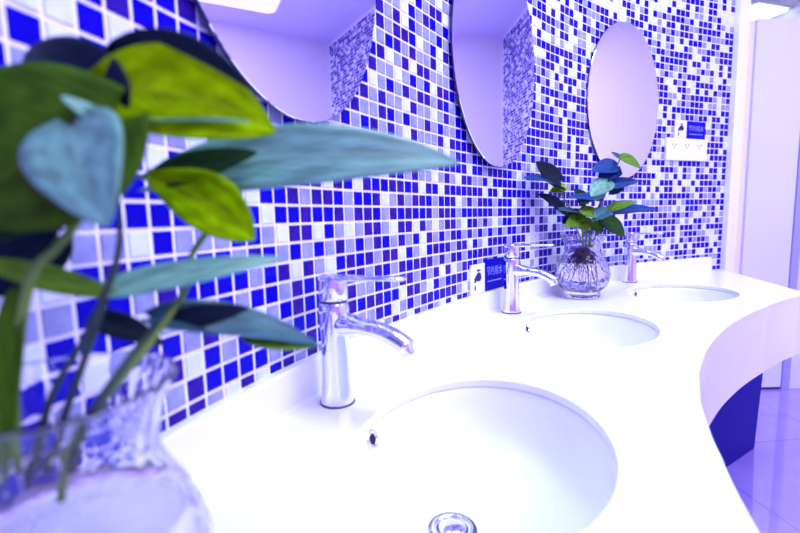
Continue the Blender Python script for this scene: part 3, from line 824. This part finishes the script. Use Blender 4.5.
for pts, mm, r in [
    ([(60, 500, .215), (72, 440, .222), (110, 392, .235), (150, 342, .255), (185, 290, .28), (192, 255, .295), (214, 222, .30), (232, 190, .305)], 'stem', .0022),
    ([(45, 470, .215), (70, 400, .225), (102, 310, .245), (110, 290, .25)], 'stem_dark', .0020),
    ([(30, 480, .212), (52, 395, .22), (88, 330, .235), (120, 240, .245), (104, 120, .245)], 'stem_dark', .0018),
    ([(18, 470, .212), (14, 380, .215), (30, 280, .225), (56, 248, .23), (80, 212, .235), (96, 130, .24)], 'stem', .0026),
    ([(70, 470, .215), (88, 420, .22), (125, 365, .24), (158, 322, .268)], 'stem_dark', .0024),
]:
    stem('stem', pl1, [A1(*q) for q in pts], r, M[mm])

# ------------------------------------------------------------------ lamps
def lamp(x, y, hx, hy, rot, label, strength, col=(1.0, .93, 1.0), rad=.06):
    t = thing('ceiling_lamp', (x, y, Z_CEIL), label, 'lamp', 'recessed ceiling lamps')
    def rr(hx_, hy_, z, r_):
        out = []
        for (sx, sy, a0) in ((1, 1, 0), (-1, 1, PI / 2), (-1, -1, PI), (1, -1, 1.5 * PI)):
            for k in range(7):
                a = a0 + k / 6 * PI / 2
                px, py = sx * (hx_ - r_) + r_ * math.cos(a), sy * (hy_ - r_) + r_ * math.sin(a)
                out.append(Vector((x + px * math.cos(rot) - py * math.sin(rot), y + px * math.sin(rot) + py * math.cos(rot), z)))
        return out
    m = M['lamp'].copy(); m.node_tree.nodes['Principled BSDF'].inputs['Emission Strength'].default_value = strength
    m.node_tree.nodes['Principled BSDF'].inputs['Emission Color'].default_value = (*col, 1)
    mb = MB(); mb.rings([rr(hx, hy, Z_CEIL - .001, rad), rr(hx, hy, Z_CEIL - .022, rad), rr(hx - .012, hy - .012, Z_CEIL - .030, rad - .01)], cap1=True)
    mb.build('diffuser', m, t, smooth=False)
    mb = MB(); mb.rings([rr(hx + .02, hy + .02, Z_CEIL - .0005, rad + .02), rr(hx + .02, hy + .02, Z_CEIL - .012, rad + .02), rr(hx + .001, hy + .001, Z_CEIL - .012, rad)])
    mb.build('lamp_frame', M['lamp_frame'], t, smooth=False)
    return t
lamp(2.37, 1.06, .37, .37, .10, 'rounded pinkish ceiling lamp reflected at the top of the nearest mirror', 1.2, (1.0, .66, .88))
lamp(2.86, 3.63, .17, .12, .3, 'small bright ceiling panel above the cubicle doors at the top right', 3.6, (.66, .92, 1.0), .02)
lamp(.62, .62, .42, .42, .6, 'square ceiling lamp over the counter, above the frame', 17, (.70, .89, 1.0))
lamp(2.10, .20, .37, .37, .1, 'added unseen ceiling lamp near the right wall, brightening what the mirrors show', 22, (.94, .86, 1.0))  # unseen lamp added to lift the right wall that the mirrors reflect
lamp(1.85, 3.0, .30, .30, .0, 'added ceiling lamp behind the cubicle front, hidden by the mosaic wall, lifting the dark ceiling there', 14, (.78, .86, 1.0))  # hidden lamp added to brighten the ceiling behind the cubicle
lamp(1.2, -.9, .42, .42, .0, 'added unseen square fill lamp on the ceiling behind the camera', 15, (.86, .86, 1.0))  # unseen lamp added as fill from behind

# ------------------------------------------------------------------ world, camera
w = bpy.data.worlds.new('World'); S.world = w; w.use_nodes = True
bg = w.node_tree.nodes['Background']; bg.inputs['Color'].default_value = (.36, .20, 1.0, 1); bg.inputs['Strength'].default_value = 2.0
cam = bpy.data.cameras.new('Camera'); co = bpy.data.objects.new('Camera', cam); COL.objects.link(co)
cam.sensor_width = 36; cam.sensor_fit = 'HORIZONTAL'; cam.lens = F_PX * 36 / 800
cam.clip_start = .01
co.matrix_world = Matrix.Translation((0, 0, CAM_Z)) @ Matrix.Rotation(PI / 2 - PITCH, 4, 'X') @ Matrix.Rotation(ROLL, 4, 'Z')
cam.dof.use_dof = True; cam.dof.focus_distance = 1.0; cam.dof.aperture_fstop = 3.5
S.camera = co
S.view_settings.view_transform = 'Standard'; S.view_settings.look = 'None'
S.view_settings.exposure = -0.32; S.view_settings.gamma = 1; S.view_settings.use_curve_mapping = False
S.cycles.use_denoising = True
S.cycles.max_bounces = 12; S.cycles.transmission_bounces = 12; S.cycles.transparent_max_bounces = 12
S.cycles.sample_clamp_indirect = 6
